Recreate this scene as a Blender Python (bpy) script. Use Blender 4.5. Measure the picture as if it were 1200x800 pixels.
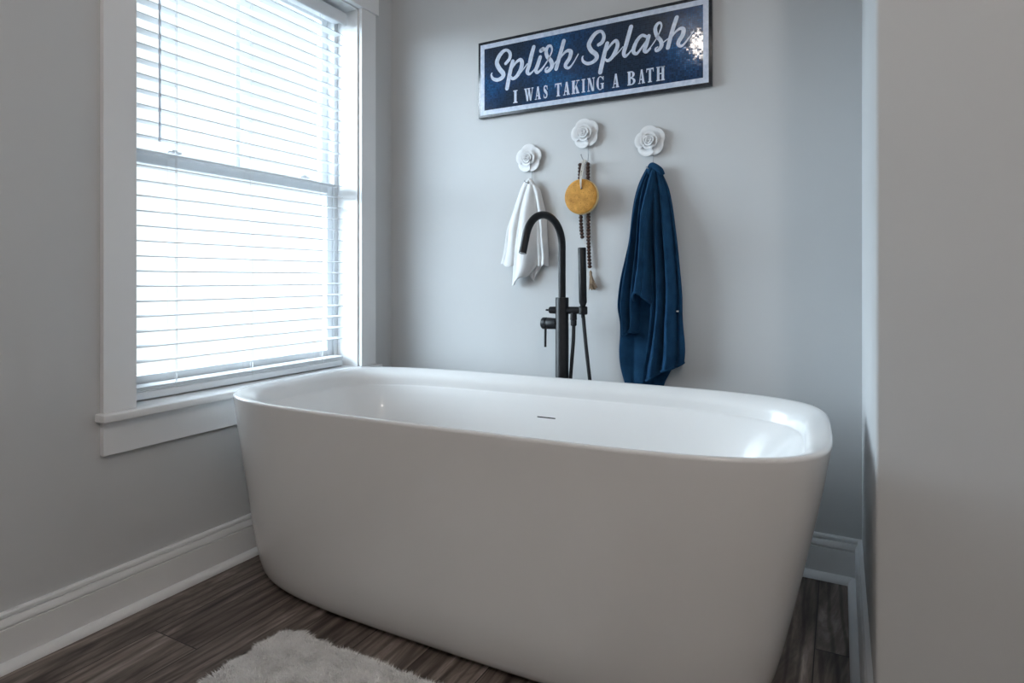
import bpy, bmesh, math, random
from mathutils import Vector, Matrix, noise
random.seed(7)
PI = math.pi
for o in list(bpy.data.objects):
    bpy.data.objects.remove(o, do_unlink=True)
scene = bpy.context.scene
C = scene.collection

# ------------------------------------------------------------------ camera
cam_d = bpy.data.cameras.new('camera')
cam = bpy.data.objects.new('camera', cam_d)
C.objects.link(cam)
cam.location = (1.84, -2.24, 0.97)
cam.rotation_euler = (PI / 2, 0, math.radians(28.234))
cam_d.sensor_width = 36.0
cam_d.lens = 21.51
cam_d.shift_y = -74.0 / 1200.0
cam_d.clip_start = 0.02
scene.camera = cam

# ------------------------------------------------------------------ daylight, lamps, exposure
world = bpy.data.worlds.new('overcast_sky')
scene.world = world
world.use_nodes = True
bg = world.node_tree.nodes['Background']
bg.inputs['Strength'].default_value = 1.0
_wt = world.node_tree


def _wn(kind, **kw):
    n = _wt.nodes.new(kind)
    for k, v in kw.items():
        setattr(n, k, v)
    return n


# pale overcast sky over pale ground, with the sun's broad glow behind thin cloud to the south-west
_tc = _wn('ShaderNodeTexCoord')
_sp = _wn('ShaderNodeSeparateXYZ')
_wt.links.new(_tc.outputs['Generated'], _sp.inputs[0])
_mr = _wn('ShaderNodeMapRange')
_mr.inputs['From Min'].default_value = -0.10
_mr.inputs['From Max'].default_value = 0.10
_wt.links.new(_sp.outputs['Z'], _mr.inputs['Value'])
_mx = _wn('ShaderNodeMix', data_type='RGBA')
_wt.links.new(_mr.outputs[0], _mx.inputs[0])
_mx.inputs[6].default_value = (0.80, 0.86, 0.90, 1)
_mx.inputs[7].default_value = (0.84, 0.93, 1.0, 1)
_dt = _wn('ShaderNodeVectorMath', operation='DOT_PRODUCT')
_wt.links.new(_tc.outputs['Generated'], _dt.inputs[0])
SUN_GLOW = (-0.79, -0.59, 0.16)
_dt.inputs[1].default_value = SUN_GLOW
_gr = _wn('ShaderNodeMapRange', interpolation_type='SMOOTHERSTEP')
_gr.inputs['From Min'].default_value = 0.45
_gr.inputs['From Max'].default_value = 1.0
_gr.inputs['To Min'].default_value = 0.0
_gr.inputs['To Max'].default_value = 17.5
_wt.links.new(_dt.outputs['Value'], _gr.inputs['Value'])
_hz = _wn('ShaderNodeMapRange')              # the glow ends at the horizon
_hz.inputs['From Min'].default_value = -0.04
_hz.inputs['From Max'].default_value = 0.06
_wt.links.new(_sp.outputs['Z'], _hz.inputs['Value'])
_gm = _wn('ShaderNodeMath', operation='MULTIPLY')
_wt.links.new(_gr.outputs[0], _gm.inputs[0])
_wt.links.new(_hz.outputs[0], _gm.inputs[1])
_gs = _wn('ShaderNodeVectorMath', operation='SCALE')
_gs.inputs[0].default_value = (0.77, 0.89, 1.02)
_wt.links.new(_gm.outputs[0], _gs.inputs['Scale'])
_ga = _wn('ShaderNodeVectorMath', operation='ADD')
_wt.links.new(_mx.outputs[2], _ga.inputs[0])
_wt.links.new(_gs.outputs[0], _ga.inputs[1])
_wt.links.new(_ga.outputs[0], bg.inputs['Color'])


def area_light(name, loc, rot, sx, sy, power, col, portal=False):
    d = bpy.data.lights.new(name, 'AREA')
    d.shape = 'RECTANGLE'
    d.size, d.size_y = sx, sy
    d.energy = power
    d.color = col
    if portal:
        d.cycles.is_portal = True
    o = bpy.data.objects.new(name, d)
    o.location = loc
    o.rotation_euler = rot
    C.objects.link(o)
    return o


# guide for the daylight that enters through the window (adds no light of its own)
area_light('window_portal', (-0.20, -0.70, 1.36), (0, -PI / 2, 0), 1.54, 0.96, 1.0, (1, 1, 1), True)

scene.view_settings.view_transform = 'Standard'
scene.view_settings.look = 'None'
scene.view_settings.gamma = 1.0
scene.view_settings.use_curve_mapping = False
scene.view_settings.exposure = 0.60

# ------------------------------------------------------------------ materials


def new_mat(name, col, rough=0.6, spec=0.5, metal=0.0, coat=0.0, sheen=0.0):
    m = bpy.data.materials.new(name)
    m.use_nodes = True
    b = m.node_tree.nodes['Principled BSDF']
    b.inputs['Base Color'].default_value = (*col, 1)
    b.inputs['Roughness'].default_value = rough
    b.inputs['Specular IOR Level'].default_value = spec
    b.inputs['Metallic'].default_value = metal
    b.inputs['Coat Weight'].default_value = coat
    b.inputs['Coat Roughness'].default_value = 0.06
    b.inputs['Sheen Weight'].default_value = sheen
    return m


def nd(m, kind, **kw):
    n = m.node_tree.nodes.new(kind)
    for k, v in kw.items():
        if k in n.inputs.keys():
            n.inputs[k].default_value = v
        else:
            setattr(n, k, v)
    return n


def ln(m, a, b):
    m.node_tree.links.new(a, b)


def bsdf(m):
    return m.node_tree.nodes['Principled BSDF']


def noise_col(m, c1, c2, scale=8.0, detail=4.0, lo=0.3, hi=0.7, stretch=(1, 1, 1), bump=0.0, bump_scale=None, dist=0.002):
    tc = nd(m, 'ShaderNodeTexCoord')
    mp = nd(m, 'ShaderNodeMapping')
    mp.inputs['Scale'].default_value = stretch
    ln(m, tc.outputs['Object'], mp.inputs['Vector'])
    n = nd(m, 'ShaderNodeTexNoise', Scale=scale, Detail=detail)
    ln(m, mp.outputs['Vector'], n.inputs['Vector'])
    r = nd(m, 'ShaderNodeValToRGB')
    r.color_ramp.elements[0].position = lo
    r.color_ramp.elements[1].position = hi
    r.color_ramp.elements[0].color = (*c1, 1)
    r.color_ramp.elements[1].color = (*c2, 1)
    ln(m, n.outputs['Fac'], r.inputs['Fac'])
    ln(m, r.outputs['Color'], bsdf(m).inputs['Base Color'])
    if bump:
        n2 = nd(m, 'ShaderNodeTexNoise', Scale=bump_scale or scale, Detail=3.0)
        ln(m, mp.outputs['Vector'], n2.inputs['Vector'])
        b = nd(m, 'ShaderNodeBump', Strength=bump, Distance=dist)
        ln(m, n2.outputs['Fac'], b.inputs['Height'])
        ln(m, b.outputs['Normal'], bsdf(m).inputs['Normal'])
    return m


M = {}
M['wall'] = noise_col(new_mat('wall_paint', (0.5, 0.5, 0.5), 0.75, 0.25), (0.565, 0.576, 0.586), (0.582, 0.593, 0.603), 2.0,
                      bump=0.12, bump_scale=260.0, dist=0.0006)
M['ceiling'] = noise_col(new_mat('ceiling_paint', (0.8, 0.8, 0.8), 0.9, 0.2), (0.78, 0.78, 0.78), (0.81, 0.81, 0.81), 3.0)
M['trim'] = noise_col(new_mat('trim_paint', (0.78, 0.79, 0.80), 0.32, 0.5), (0.80, 0.81, 0.825), (0.83, 0.84, 0.85), 3.0)
M['vinyl'] = noise_col(new_mat('window_vinyl', (0.78, 0.8, 0.82), 0.35), (0.77, 0.79, 0.81), (0.8, 0.82, 0.84), 5.0)
M['slat'] = noise_col(new_mat('blind_slat', (0.8, 0.82, 0.84), 0.38), (0.74, 0.77, 0.80), (0.77, 0.80, 0.83), 30.0, stretch=(1, 0.1, 1))
M['cord'] = noise_col(new_mat('blind_cord', (0.8, 0.8, 0.8), 0.8), (0.72, 0.73, 0.74), (0.8, 0.8, 0.8), 200.0)
M['tub'] = noise_col(new_mat('tub_acrylic', (0.82, 0.82, 0.82), 0.22, 0.5, coat=0.35), (0.80, 0.80, 0.80), (0.82, 0.82, 0.82), 2.0)
M['black'] = noise_col(new_mat('matte_black_metal', (0.012, 0.013, 0.015), 0.42, 0.3), (0.007, 0.008, 0.010), (0.012, 0.013, 0.016), 60.0)
M['hose'] = noise_col(new_mat('black_hose', (0.014, 0.015, 0.017), 0.42), (0.010, 0.011, 0.013), (0.02, 0.021, 0.024), 90.0)
M['dark'] = noise_col(new_mat('dark_slot', (0.01, 0.01, 0.01), 0.6), (0.008, 0.008, 0.008), (0.014, 0.014, 0.014), 60.0)
M['rose'] = noise_col(new_mat('painted_rose', (0.8, 0.8, 0.81), 0.45), (0.74, 0.75, 0.77), (0.82, 0.83, 0.84), 40.0, bump=0.25, bump_scale=180.0, dist=0.0006)
M['wire'] = noise_col(new_mat('grey_wire', (0.35, 0.36, 0.38), 0.35, metal=0.8), (0.30, 0.31, 0.33), (0.42, 0.43, 0.45), 90.0)
M['string'] = noise_col(new_mat('cotton_string', (0.7, 0.66, 0.58), 0.9), (0.60, 0.56, 0.50), (0.78, 0.74, 0.68), 300.0)
M['bead'] = noise_col(new_mat('dark_bead', (0.05, 0.02, 0.015), 0.42), (0.030, 0.013, 0.009), (0.10, 0.042, 0.026), 120.0, lo=0.35, hi=0.8)
M['tassel'] = noise_col(new_mat('jute_tassel', (0.3, 0.2, 0.13), 0.9), (0.16, 0.10, 0.065), (0.48, 0.36, 0.25), 220.0, stretch=(3, 3, 0.3))
M['white_terry'] = noise_col(new_mat('white_cotton', (0.8, 0.8, 0.8), 0.95, 0.1, sheen=0.05), (0.66, 0.67, 0.68), (0.73, 0.73, 0.74), 20.0,
                             bump=0.5, bump_scale=420.0, dist=0.0012)
M['navy_terry'] = noise_col(new_mat('navy_terry', (0.01, 0.04, 0.12), 0.95, 0.08, sheen=0.15), (0.008, 0.038, 0.088), (0.015, 0.062, 0.138), 22.0,
                            bump=0.9, bump_scale=330.0, dist=0.002)
bsdf(M['navy_terry']).inputs['Sheen Tint'].default_value = (0.15, 0.42, 0.8, 1)
M['sign_white'] = noise_col(new_mat('sign_white', (0.6, 0.66, 0.78), 0.25), (0.46, 0.54, 0.68), (0.66, 0.72, 0.84), 60.0)
M['sign_black'] = noise_col(new_mat('sign_black', (0.015, 0.018, 0.025), 0.2), (0.012, 0.015, 0.02), (0.03, 0.035, 0.045), 40.0)


def make_soap_mat():
    m = new_mat('honeycomb_sponge', (0.55, 0.28, 0.06), 0.75)
    noise_col(m, (0.42, 0.19, 0.025), (0.66, 0.33, 0.06), 45.0, 5.0, 0.3, 0.7)
    ramp = [n for n in m.node_tree.nodes if n.bl_idname == 'ShaderNodeValToRGB'][0]
    tc = nd(m, 'ShaderNodeTexCoord')
    v = nd(m, 'ShaderNodeTexVoronoi', Scale=150.0)
    ln(m, tc.outputs['Object'], v.inputs['Vector'])
    r = nd(m, 'ShaderNodeValToRGB')
    r.color_ramp.elements[0].position = 0.16
    r.color_ramp.elements[1].position = 0.28
    r.color_ramp.elements[0].color = (0.55, 0.4, 0.3, 1)
    r.color_ramp.elements[1].color = (1, 1, 1, 1)
    ln(m, v.outputs['Distance'], r.inputs['Fac'])
    mx = nd(m, 'ShaderNodeMix', data_type='RGBA', blend_type='MULTIPLY')
    mx.inputs[0].default_value = 1.0
    ln(m, ramp.outputs['Color'], mx.inputs[6])
    ln(m, r.outputs['Color'], mx.inputs[7])
    ln(m, mx.outputs[2], bsdf(m).inputs['Base Color'])
    b = nd(m, 'ShaderNodeBump', Strength=0.6, Distance=0.002)
    ln(m, r.outputs['Color'], b.inputs['Height'])
    ln(m, b.outputs['Normal'], bsdf(m).inputs['Normal'])
    return m


M['soap'] = make_soap_mat()
M['soap_edge'] = noise_col(new_mat('sponge_rim', (0.75, 0.6, 0.3), 0.6), (0.66, 0.47, 0.20), (0.80, 0.64, 0.36), 60.0)


def make_glass():
    m = bpy.data.materials.new('window_glass')
    m.use_nodes = True
    nt = m.node_tree
    nt.nodes.remove(nt.nodes['Principled BSDF'])
    out = nt.nodes['Material Output']
    tr = nt.nodes.new('ShaderNodeBsdfTransparent')
    tr.inputs['Color'].default_value = (0.96, 0.985, 0.98, 1)
    gl = nt.nodes.new('ShaderNodeBsdfGlossy')
    gl.inputs['Roughness'].default_value = 0.02
    lw = nt.nodes.new('ShaderNodeLayerWeight')
    pw = nt.nodes.new('ShaderNodeMath')
    pw.operation = 'POWER'
    nt.links.new(lw.outputs['Facing'], pw.inputs[0])
    pw.inputs[1].default_value = 5.0
    fr = nt.nodes.new('ShaderNodeMath')
    fr.operation = 'MULTIPLY_ADD'
    nt.links.new(pw.outputs[0], fr.inputs[0])
    fr.inputs[1].default_value = 0.9
    fr.inputs[2].default_value = 0.04
    mx = nt.nodes.new('ShaderNodeMixShader')
    nt.links.new(fr.outputs[0], mx.inputs[0])
    nt.links.new(tr.outputs[0], mx.inputs[1])
    nt.links.new(gl.outputs[0], mx.inputs[2])
    nt.links.new(mx.outputs[0], out.inputs['Surface'])
    return m


M['glass'] = make_glass()
M['wand'] = new_mat('clear_wand', (0.62, 0.67, 0.74), 0.15)
bsdf(M['wand']).inputs['Transmission Weight'].default_value = 0.35


def make_floor_mat():
    m = new_mat('vinyl_plank_floor', (0.1, 0.08, 0.07), 0.42, 0.4)
    tc = nd(m, 'ShaderNodeTexCoord')
    sep = nd(m, 'ShaderNodeSeparateXYZ')
    ln(m, tc.outputs['Object'], sep.inputs[0])
    cmb = nd(m, 'ShaderNodeCombineXYZ')       # planks run along y
    ln(m, sep.outputs['Y'], cmb.inputs['X'])
    ln(m, sep.outputs['X'], cmb.inputs['Y'])
    br = nd(m, 'ShaderNodeTexBrick', Scale=1.0)
    br.offset = 0.37
    br.inputs['Brick Width'].default_value = 1.22
    br.inputs['Row Height'].default_value = 0.178
    br.inputs['Mortar Size'].default_value = 0.0016
    br.inputs['Mortar Smooth'].default_value = 0.3
    br.inputs['Color1'].default_value = (0, 0, 0, 1)
    br.inputs['Color2'].default_value = (1, 1, 1, 1)
    br.inputs['Mortar'].default_value = (0.5, 0.5, 0.5, 1)
    ln(m, cmb.outputs[0], br.inputs['Vector'])
    # each plank shifts its grain
    off = nd(m, 'ShaderNodeVectorMath', operation='SCALE')
    ln(m, br.outputs['Color'], off.inputs[0])
    off.inputs['Scale'].default_value = 7.3
    add = nd(m, 'ShaderNodeVectorMath', operation='ADD')
    ln(m, cmb.outputs[0], add.inputs[0])
    ln(m, off.outputs[0], add.inputs[1])
    mp = nd(m, 'ShaderNodeMapping')
    mp.inputs['Scale'].default_value = (0.8, 4.6, 1.0)
    ln(m, add.outputs[0], mp.inputs['Vector'])
    n1 = nd(m, 'ShaderNodeTexNoise', Scale=1.6, Detail=9.0, Roughness=0.66, Distortion=2.4)
    ln(m, mp.outputs[0], n1.inputs['Vector'])
    r1 = nd(m, 'ShaderNodeValToRGB')
    cr = r1.color_ramp
    cr.elements[0].position = 0.30
    cr.elements[0].color = (0.028, 0.021, 0.018, 1)
    cr.elements[1].position = 0.72
    cr.elements[1].color = (0.46, 0.41, 0.375, 1)
    e = cr.elements.new(0.47)
    e.color = (0.135, 0.112, 0.100, 1)
    e = cr.elements.new(0.58)
    e.color = (0.225, 0.195, 0.178, 1)
    ln(m, n1.outputs['Fac'], r1.inputs['Fac'])
    # fine cathedral streaks
    wv = nd(m, 'ShaderNodeTexWave', Scale=3.2, Distortion=7.0, Detail=3.0)
    wv.wave_type = 'BANDS'
    wv.bands_direction = 'Y'
    wv.inputs['Detail Scale'].default_value = 0.9
    mp2 = nd(m, 'ShaderNodeMapping')
    mp2.inputs['Scale'].default_value = (0.45, 2.6, 1.0)
    ln(m, add.outputs[0], mp2.inputs['Vector'])
    ln(m, mp2.outputs[0], wv.inputs['Vector'])
    r2 = nd(m, 'ShaderNodeValToRGB')
    r2.color_ramp.elements[0].position = 0.0
    r2.color_ramp.elements[0].color = (0.40, 0.38, 0.36, 1)
    r2.color_ramp.elements[1].position = 0.35
    r2.color_ramp.elements[1].color = (1, 1, 1, 1)
    ln(m, wv.outputs['Fac'], r2.inputs['Fac'])
    mx = nd(m, 'ShaderNodeMix', data_type='RGBA', blend_type='MULTIPLY')
    mx.inputs[0].default_value = 0.8
    ln(m, r1.outputs['Color'], mx.inputs[6])
    ln(m, r2.outputs['Color'], mx.inputs[7])
    # per-plank tint
    r3 = nd(m, 'ShaderNodeValToRGB')
    r3.color_ramp.elements[0].color = (0.74, 0.68, 0.66, 1)
    r3.color_ramp.elements[1].color = (1.25, 1.2, 1.16, 1)
    ln(m, br.outputs['Color'], r3.inputs['Fac'])
    mx2 = nd(m, 'ShaderNodeMix', data_type='RGBA', blend_type='MULTIPLY')
    mx2.inputs[0].default_value = 1.0
    ln(m, mx.outputs[2], mx2.inputs[6])
    ln(m, r3.outputs['Color'], mx2.inputs[7])
    # seams
    mx3 = nd(m, 'ShaderNodeMix', data_type='RGBA', blend_type='MIX')
    ln(m, br.outputs['Fac'], mx3.inputs[0])
    ln(m, mx2.outputs[2], mx3.inputs[6])
    mx3.inputs[7].default_value = (0.012, 0.010, 0.009, 1)
    ln(m, mx3.outputs[2], bsdf(m).inputs['Base Color'])
    b = nd(m, 'ShaderNodeBump', Strength=0.35, Distance=0.001)
    ln(m, n1.outputs['Fac'], b.inputs['Height'])
    ln(m, b.outputs['Normal'], bsdf(m).inputs['Normal'])
    return m


M['floor'] = make_floor_mat()


def make_mosaic_mat():
    """navy glass-mosaic look: small square tiles, each its own blue and its own tilt"""
    m = new_mat('blue_mosaic', (0.01, 0.03, 0.08), 0.08, 0.5)
    tc = nd(m, 'ShaderNodeTexCoord')
    T = 0.0075
    sn = nd(m, 'ShaderNodeVectorMath', operation='SNAP')
    sn.inputs[1].default_value = (T, 1.0, T)
    ln(m, tc.outputs['Object'], sn.inputs[0])
    wn = nd(m, 'ShaderNodeTexWhiteNoise')
    wn.noise_dimensions = '3D'
    ln(m, sn.outputs[0], wn.inputs['Vector'])
    n = nd(m, 'ShaderNodeTexNoise', Scale=3.6, Detail=1.5)
    mpn = nd(m, 'ShaderNodeMapping')
    mpn.inputs['Location'].default_value = (0.10, 0.0, 0.35)
    ln(m, sn.outputs[0], mpn.inputs['Vector'])
    ln(m, mpn.outputs[0], n.inputs['Vector'])
    r = nd(m, 'ShaderNodeValToRGB')
    cr = r.color_ramp
    cr.elements[0].position = 0.38
    cr.elements[0].color = (0.010, 0.020, 0.042, 1)
    cr.elements[1].position = 0.62
    cr.elements[1].color = (0.006, 0.100, 0.270, 1)
    e = cr.elements.new(0.52)
    e.color = (0.009, 0.040, 0.115, 1)
    ln(m, n.outputs['Fac'], r.inputs['Fac'])
    hs = nd(m, 'ShaderNodeHueSaturation')
    mr = nd(m, 'ShaderNodeMapRange')
    mr.inputs['To Min'].default_value = 0.65
    mr.inputs['To Max'].default_value = 1.4
    ln(m, wn.outputs['Value'], mr.inputs['Value'])
    ln(m, mr.outputs[0], hs.inputs['Value'])
    ln(m, r.outputs['Color'], hs.inputs['Color'])
    # grout lines
    br = nd(m, 'ShaderNodeTexBrick', Scale=1.0)
    br.offset = 0.0
    br.inputs['Brick Width'].default_value = T
    br.inputs['Row Height'].default_value = T
    br.inputs['Mortar Size'].default_value = 0.0006
    sep = nd(m, 'ShaderNodeSeparateXYZ')
    ln(m, tc.outputs['Object'], sep.inputs[0])
    cmb = nd(m, 'ShaderNodeCombineXYZ')
    ln(m, sep.outputs['X'], cmb.inputs['X'])
    ln(m, sep.outputs['Z'], cmb.inputs['Y'])
    ln(m, cmb.outputs[0], br.inputs['Vector'])
    mx = nd(m, 'ShaderNodeMix', data_type='RGBA', blend_type='MIX')
    ln(m, br.outputs['Fac'], mx.inputs[0])
    ln(m, hs.outputs['Color'], mx.inputs[6])
    mx.inputs[7].default_value = (0.018, 0.04, 0.075, 1)
    ln(m, mx.outputs[2], bsdf(m).inputs['Base Color'])
    # every tile leans a little its own way
    geo = nd(m, 'ShaderNodeNewGeometry')
    sub = nd(m, 'ShaderNodeVectorMath', operation='SUBTRACT')
    ln(m, wn.outputs['Color'], sub.inputs[0])
    sub.inputs[1].default_value = (0.5, 0.5, 0.5)
    sc = nd(m, 'ShaderNodeVectorMath', operation='SCALE')
    sc.inputs['Scale'].default_value = 0.020
    ln(m, sub.outputs[0], sc.inputs[0])
    ad = nd(m, 'ShaderNodeVectorMath', operation='ADD')
    ln(m, geo.outputs['Normal'], ad.inputs[0])
    ln(m, sc.outputs[0], ad.inputs[1])
    nm = nd(m, 'ShaderNodeVectorMath', operation='NORMALIZE')
    ln(m, ad.outputs[0], nm.inputs[0])
    ln(m, nm.outputs[0], bsdf(m).inputs['Normal'])
    return m


M['mosaic'] = make_mosaic_mat()
M['rug_base'] = noise_col(new_mat('rug_backing', (0.7, 0.7, 0.69), 0.95), (0.8, 0.8, 0.8), (0.86, 0.86, 0.86), 30.0)
M['fur'] = noise_col(new_mat('rug_fur', (0.78, 0.77, 0.76), 0.85, 0.15, sheen=0.2), (0.86, 0.86, 0.86), (0.92, 0.92, 0.92), 12.0)
for _k, _e in (('lamp', 45.0), ('fill_lamp', 88.0)):
    M[_k] = new_mat('lit_%s_glass' % _k, (0.9, 0.9, 0.88), 0.4)
    bsdf(M[_k]).inputs['Emission Color'].default_value = (1.0, 0.915, 0.84, 1)
    bsdf(M[_k]).inputs['Emission Strength'].default_value = _e
M['nickel'] = noise_col(new_mat('brushed_nickel', (0.6, 0.58, 0.55), 0.3, metal=1.0), (0.5, 0.49, 0.47), (0.66, 0.64, 0.61), 80.0)

# ------------------------------------------------------------------ mesh helpers


def finish(name, bm, mat, parent=None, smooth=True, kind=None, angle=40):
    me = bpy.data.meshes.new(name)
    bmesh.ops.recalc_face_normals(bm, faces=bm.faces)
    bm.to_mesh(me)
    bm.free()
    mats = mat if isinstance(mat, (list, tuple)) else [mat]
    for mm in mats:
        me.materials.append(mm)
    if smooth:
        for p in me.polygons:
            p.use_smooth = True
        me.set_sharp_from_angle(angle=math.radians(angle))
    o = bpy.data.objects.new(name, me)
    C.objects.link(o)
    if parent is not None:
        o.parent = parent
    if kind:
        o['kind'] = kind
    return o


def thing(name, loc, label=None, cat=None, group=None, kind=None, rz=0.0):
    o = bpy.data.objects.new(name, None)
    o.empty_display_size = 0.05
    o.location = loc
    o.rotation_euler = (0, 0, rz)
    C.objects.link(o)
    if label:
        o['label'] = label
    if cat:
        o['category'] = cat
    if group:
        o['group'] = group
    if kind:
        o['kind'] = kind
    return o


def box(bm, x0, x1, y0, y1, z0, z1, bev=0.0, seg=2):
    r = bmesh.ops.create_cube(bm, size=1.0)
    vs = r['verts']
    for v in vs:
        v.co = Vector(((x0 + x1) / 2 + v.co.x * (x1 - x0), (y0 + y1) / 2 + v.co.y * (y1 - y0), (z0 + z1) / 2 + v.co.z * (z1 - z0)))
    if bev:
        es = {e for v in vs for e in v.link_edges}
        bmesh.ops.bevel(bm, geom=list(es), offset=bev, segments=seg, profile=0.5, affect='EDGES')
    return bm


def prism(bm, poly, a, b, axis):
    """extrude a closed 2-d polygon between a and b along axis ('x' or 'y'); poly = (across, z)"""
    def P(p, t):
        return (t, p[0], p[1]) if axis == 'x' else (p[0], t, p[1])
    va = [bm.verts.new(P(p, a)) for p in poly]
    vb = [bm.verts.new(P(p, b)) for p in poly]
    n = len(poly)
    for i in range(n):
        bm.faces.new((va[i], va[(i + 1) % n], vb[(i + 1) % n], vb[i]))
    bm.faces.new(va)
    bm.faces.new(vb[::-1])
    return bm


def frame_at(d, up=Vector((0, 0, 1))):
    d = d.normalized()
    if abs(d.dot(up)) > 0.95:
        up = Vector((0, 1, 0))
    a = d.cross(up).normalized()
    return a, a.cross(d).normalized()


def tube(bm, pts, rad, seg=16, cap=True):
    pts = [Vector(p) for p in pts]
    n = len(pts)
    rs = rad if isinstance(rad, (list, tuple)) else [rad] * n
    rings = []
    a = None
    for i, p in enumerate(pts):
        d = (pts[min(i + 1, n - 1)] - pts[max(i - 1, 0)])
        if d.length < 1e-9:
            d = Vector((0, 0, 1))
        d.normalize()
        if a is None:
            a, _ = frame_at(d)
        else:
            a = (a - d * a.dot(d)).normalized()
        b = d.cross(a)
        rings.append([bm.verts.new(p + (a * math.cos(t) + b * math.sin(t)) * rs[i]) for t in [2 * PI * k / seg for k in range(seg)]])
    for i in range(n - 1):
        for k in range(seg):
            bm.faces.new((rings[i][k], rings[i][(k + 1) % seg], rings[i + 1][(k + 1) % seg], rings[i + 1][k]))
    if cap:
        bm.faces.new(rings[0][::-1])
        bm.faces.new(rings[-1])
    return bm


def spline(pts, per=8):
    pts = [Vector(p) for p in pts]
    out = []
    n = len(pts)
    for i in range(n - 1):
        p0, p1, p2, p3 = pts[max(i - 1, 0)], pts[i], pts[i + 1], pts[min(i + 2, n - 1)]
        for k in range(per):
            t = k / per
            out.append(0.5 * ((2 * p1) + (p2 - p0) * t + (2 * p0 - 5 * p1 + 4 * p2 - p3) * t * t + (3 * p1 - p0 - 3 * p2 + p3) * t ** 3))
    out.append(pts[-1])
    return out


def cyl(bm, p0, p1, prof, seg=24):
    """lathe about the line p0-p1; prof = [(t 0..1, radius)]"""
    p0, p1 = Vector(p0), Vector(p1)
    return tube(bm, [p0.lerp(p1, t) for t, r in prof], [r for t, r in prof], seg)


def copy_tree(o, parent=None):
    c = o.copy()
    C.objects.link(c)
    c.parent = parent
    for ch in list(o.children):
        copy_tree(ch, c)
    return c

# ------------------------------------------------------------------ the room
XR = 1.90          # right side of the tub alcove
YR = -0.862        # outer corner of that wall
XE, YF, ZC = 3.9, -4.4, 2.74
WT = 0.17
# window opening in the left wall
OY0, OY1, OZ0, OZ1 = -1.185, -0.212, 0.565, 2.150

b = bmesh.new()
box(b, -WT, XE + WT, YF - WT, WT, -0.12, 0.0)
finish('floor', b, M['floor'], smooth=False, kind='structure')
b = bmesh.new()
box(b, -WT, XE + WT, YF - WT, WT, ZC, ZC + 0.1)
finish('ceiling', b, M['ceiling'], smooth=False, kind='structure')
b = bmesh.new()
box(b, -WT, XR + 0.14, 0.0, WT, 0.0, ZC)
finish('wall_back', b, M['wall'], smooth=False, kind='structure')
b = bmesh.new()
box(b, -WT, 0, YF, OY0, 0, ZC)
box(b, -WT, 0, OY1, 0.0, 0, ZC)
box(b, -WT, 0, OY0, OY1, 0, OZ0)
box(b, -WT, 0, OY0, OY1, OZ1, ZC)
finish('wall_left', b, M['wall'], smooth=False, kind='structure')
b = bmesh.new()
# partition: its inner face closes the alcove, its near face turns to the right
poly = [(XR, 0.0), (XR, YR + 0.006), (XR + 0.002, YR + 0.002), (XR + 0.006, YR), (XE, YR), (XE, YR + 0.14), (XR + 0.14, YR + 0.14), (XR + 0.14, 0.0)]
va = [b.verts.new((x, y, 0)) for x, y in poly]
vb = [b.verts.new((x, y, ZC)) for x, y in poly]
for i in range(len(poly)):
    j = (i + 1) % len(poly)
    b.faces.new((va[i], va[j], vb[j], vb[i]))
b.faces.new(va)
b.faces.new(vb)
finish('wall_right', b, M['wall'], kind='structure', angle=60)
b = bmesh.new()
box(b, XE, XE + WT, YF, YR + 0.14, 0, ZC)
finish('wall_east', b, M['wall'], smooth=False, kind='structure')
b = bmesh.new()
box(b, -WT, XE + WT, YF - WT, YF, 0, ZC)
finish('wall_front', b, M['wall'], smooth=False, kind='structure')

# baseboard profile (distance from wall, height) and shoe moulding
BT = 0.019
BP = [(0.0, 0.0), (BT, 0.0), (BT, 0.100), (BT - 0.0045, 0.1015), (BT - 0.0045, 0.1035), (BT + 0.0005, 0.106), (BT + 0.0005, 0.110), (BT - 0.003, 0.120),
      (BT - 0.005, 0.1245), (BT - 0.010, 0.1250), (BT - 0.010, 0.1275), (BT - 0.006, 0.1290), (BT - 0.0065, 0.1355), (BT - 0.009, 0.1385), (0.0, 0.1395)]
QP = [(BT, 0.0)] + [(BT + 0.021 * math.cos(t), 0.021 * math.sin(t)) for t in [PI / 2 * k / 8 for k in range(9)]]


def run(bm, prof, wall, a, b):
    if wall == 'left':
        prism(bm, [(d, z) for d, z in prof], a, b, 'y')
    elif wall == 'back':
        prism(bm, [(-d, z) for d, z in prof], a, b, 'x')
    elif wall == 'right':
        prism(bm, [(XR - d, z) for d, z in prof], a, b, 'y')
    elif wall == 'near':
        prism(bm, [(YR - d, z) for d, z in prof], a, b, 'x')


for nm, wall, a, c in (('left', 'left', YF, 0.0), ('back', 'back', 0.0, XR), ('right', 'right', YR - BT, 0.0), ('near', 'near', XR - BT, XE)):
    b = bmesh.new()
    run(b, BP, wall, a, c)
    finish('baseboard_' + nm, b, M['trim'], kind='structure', angle=25)
for i, (wall, a, c) in enumerate((('left', YF, -0.0), ('back', 0.0, XR), ('right', YR - BT - 0.02, 0.0), ('near', XR - BT - 0.02, XE))):
    b = bmesh.new()
    run(b, QP, wall, a, c)
    finish('trim_%d' % (i + 1), b, M['trim'], kind='structure', angle=50)

# ------------------------------------------------------------------ window
JY0, JY1, JZ1 = -1.172, -0.226, 2.132      # inner faces of the jamb
CY0, CY1, CZ1 = -1.178, -0.219, 2.138      # inner edges of the casing
SZ = 0.590                                  # top of the stool
win = thing('window_1', (0, (JY0 + JY1) / 2, SZ), kind='structure')
WY, WZ = (JY0 + JY1) / 2, SZ


def wpart(name, bm, mat, parent=win, smooth=False, **k):
    if parent is win:
        for v in bm.verts:
            v.co -= Vector((0, WY, WZ))
    return finish(name, bm, mat, parent, smooth, **k)


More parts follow.
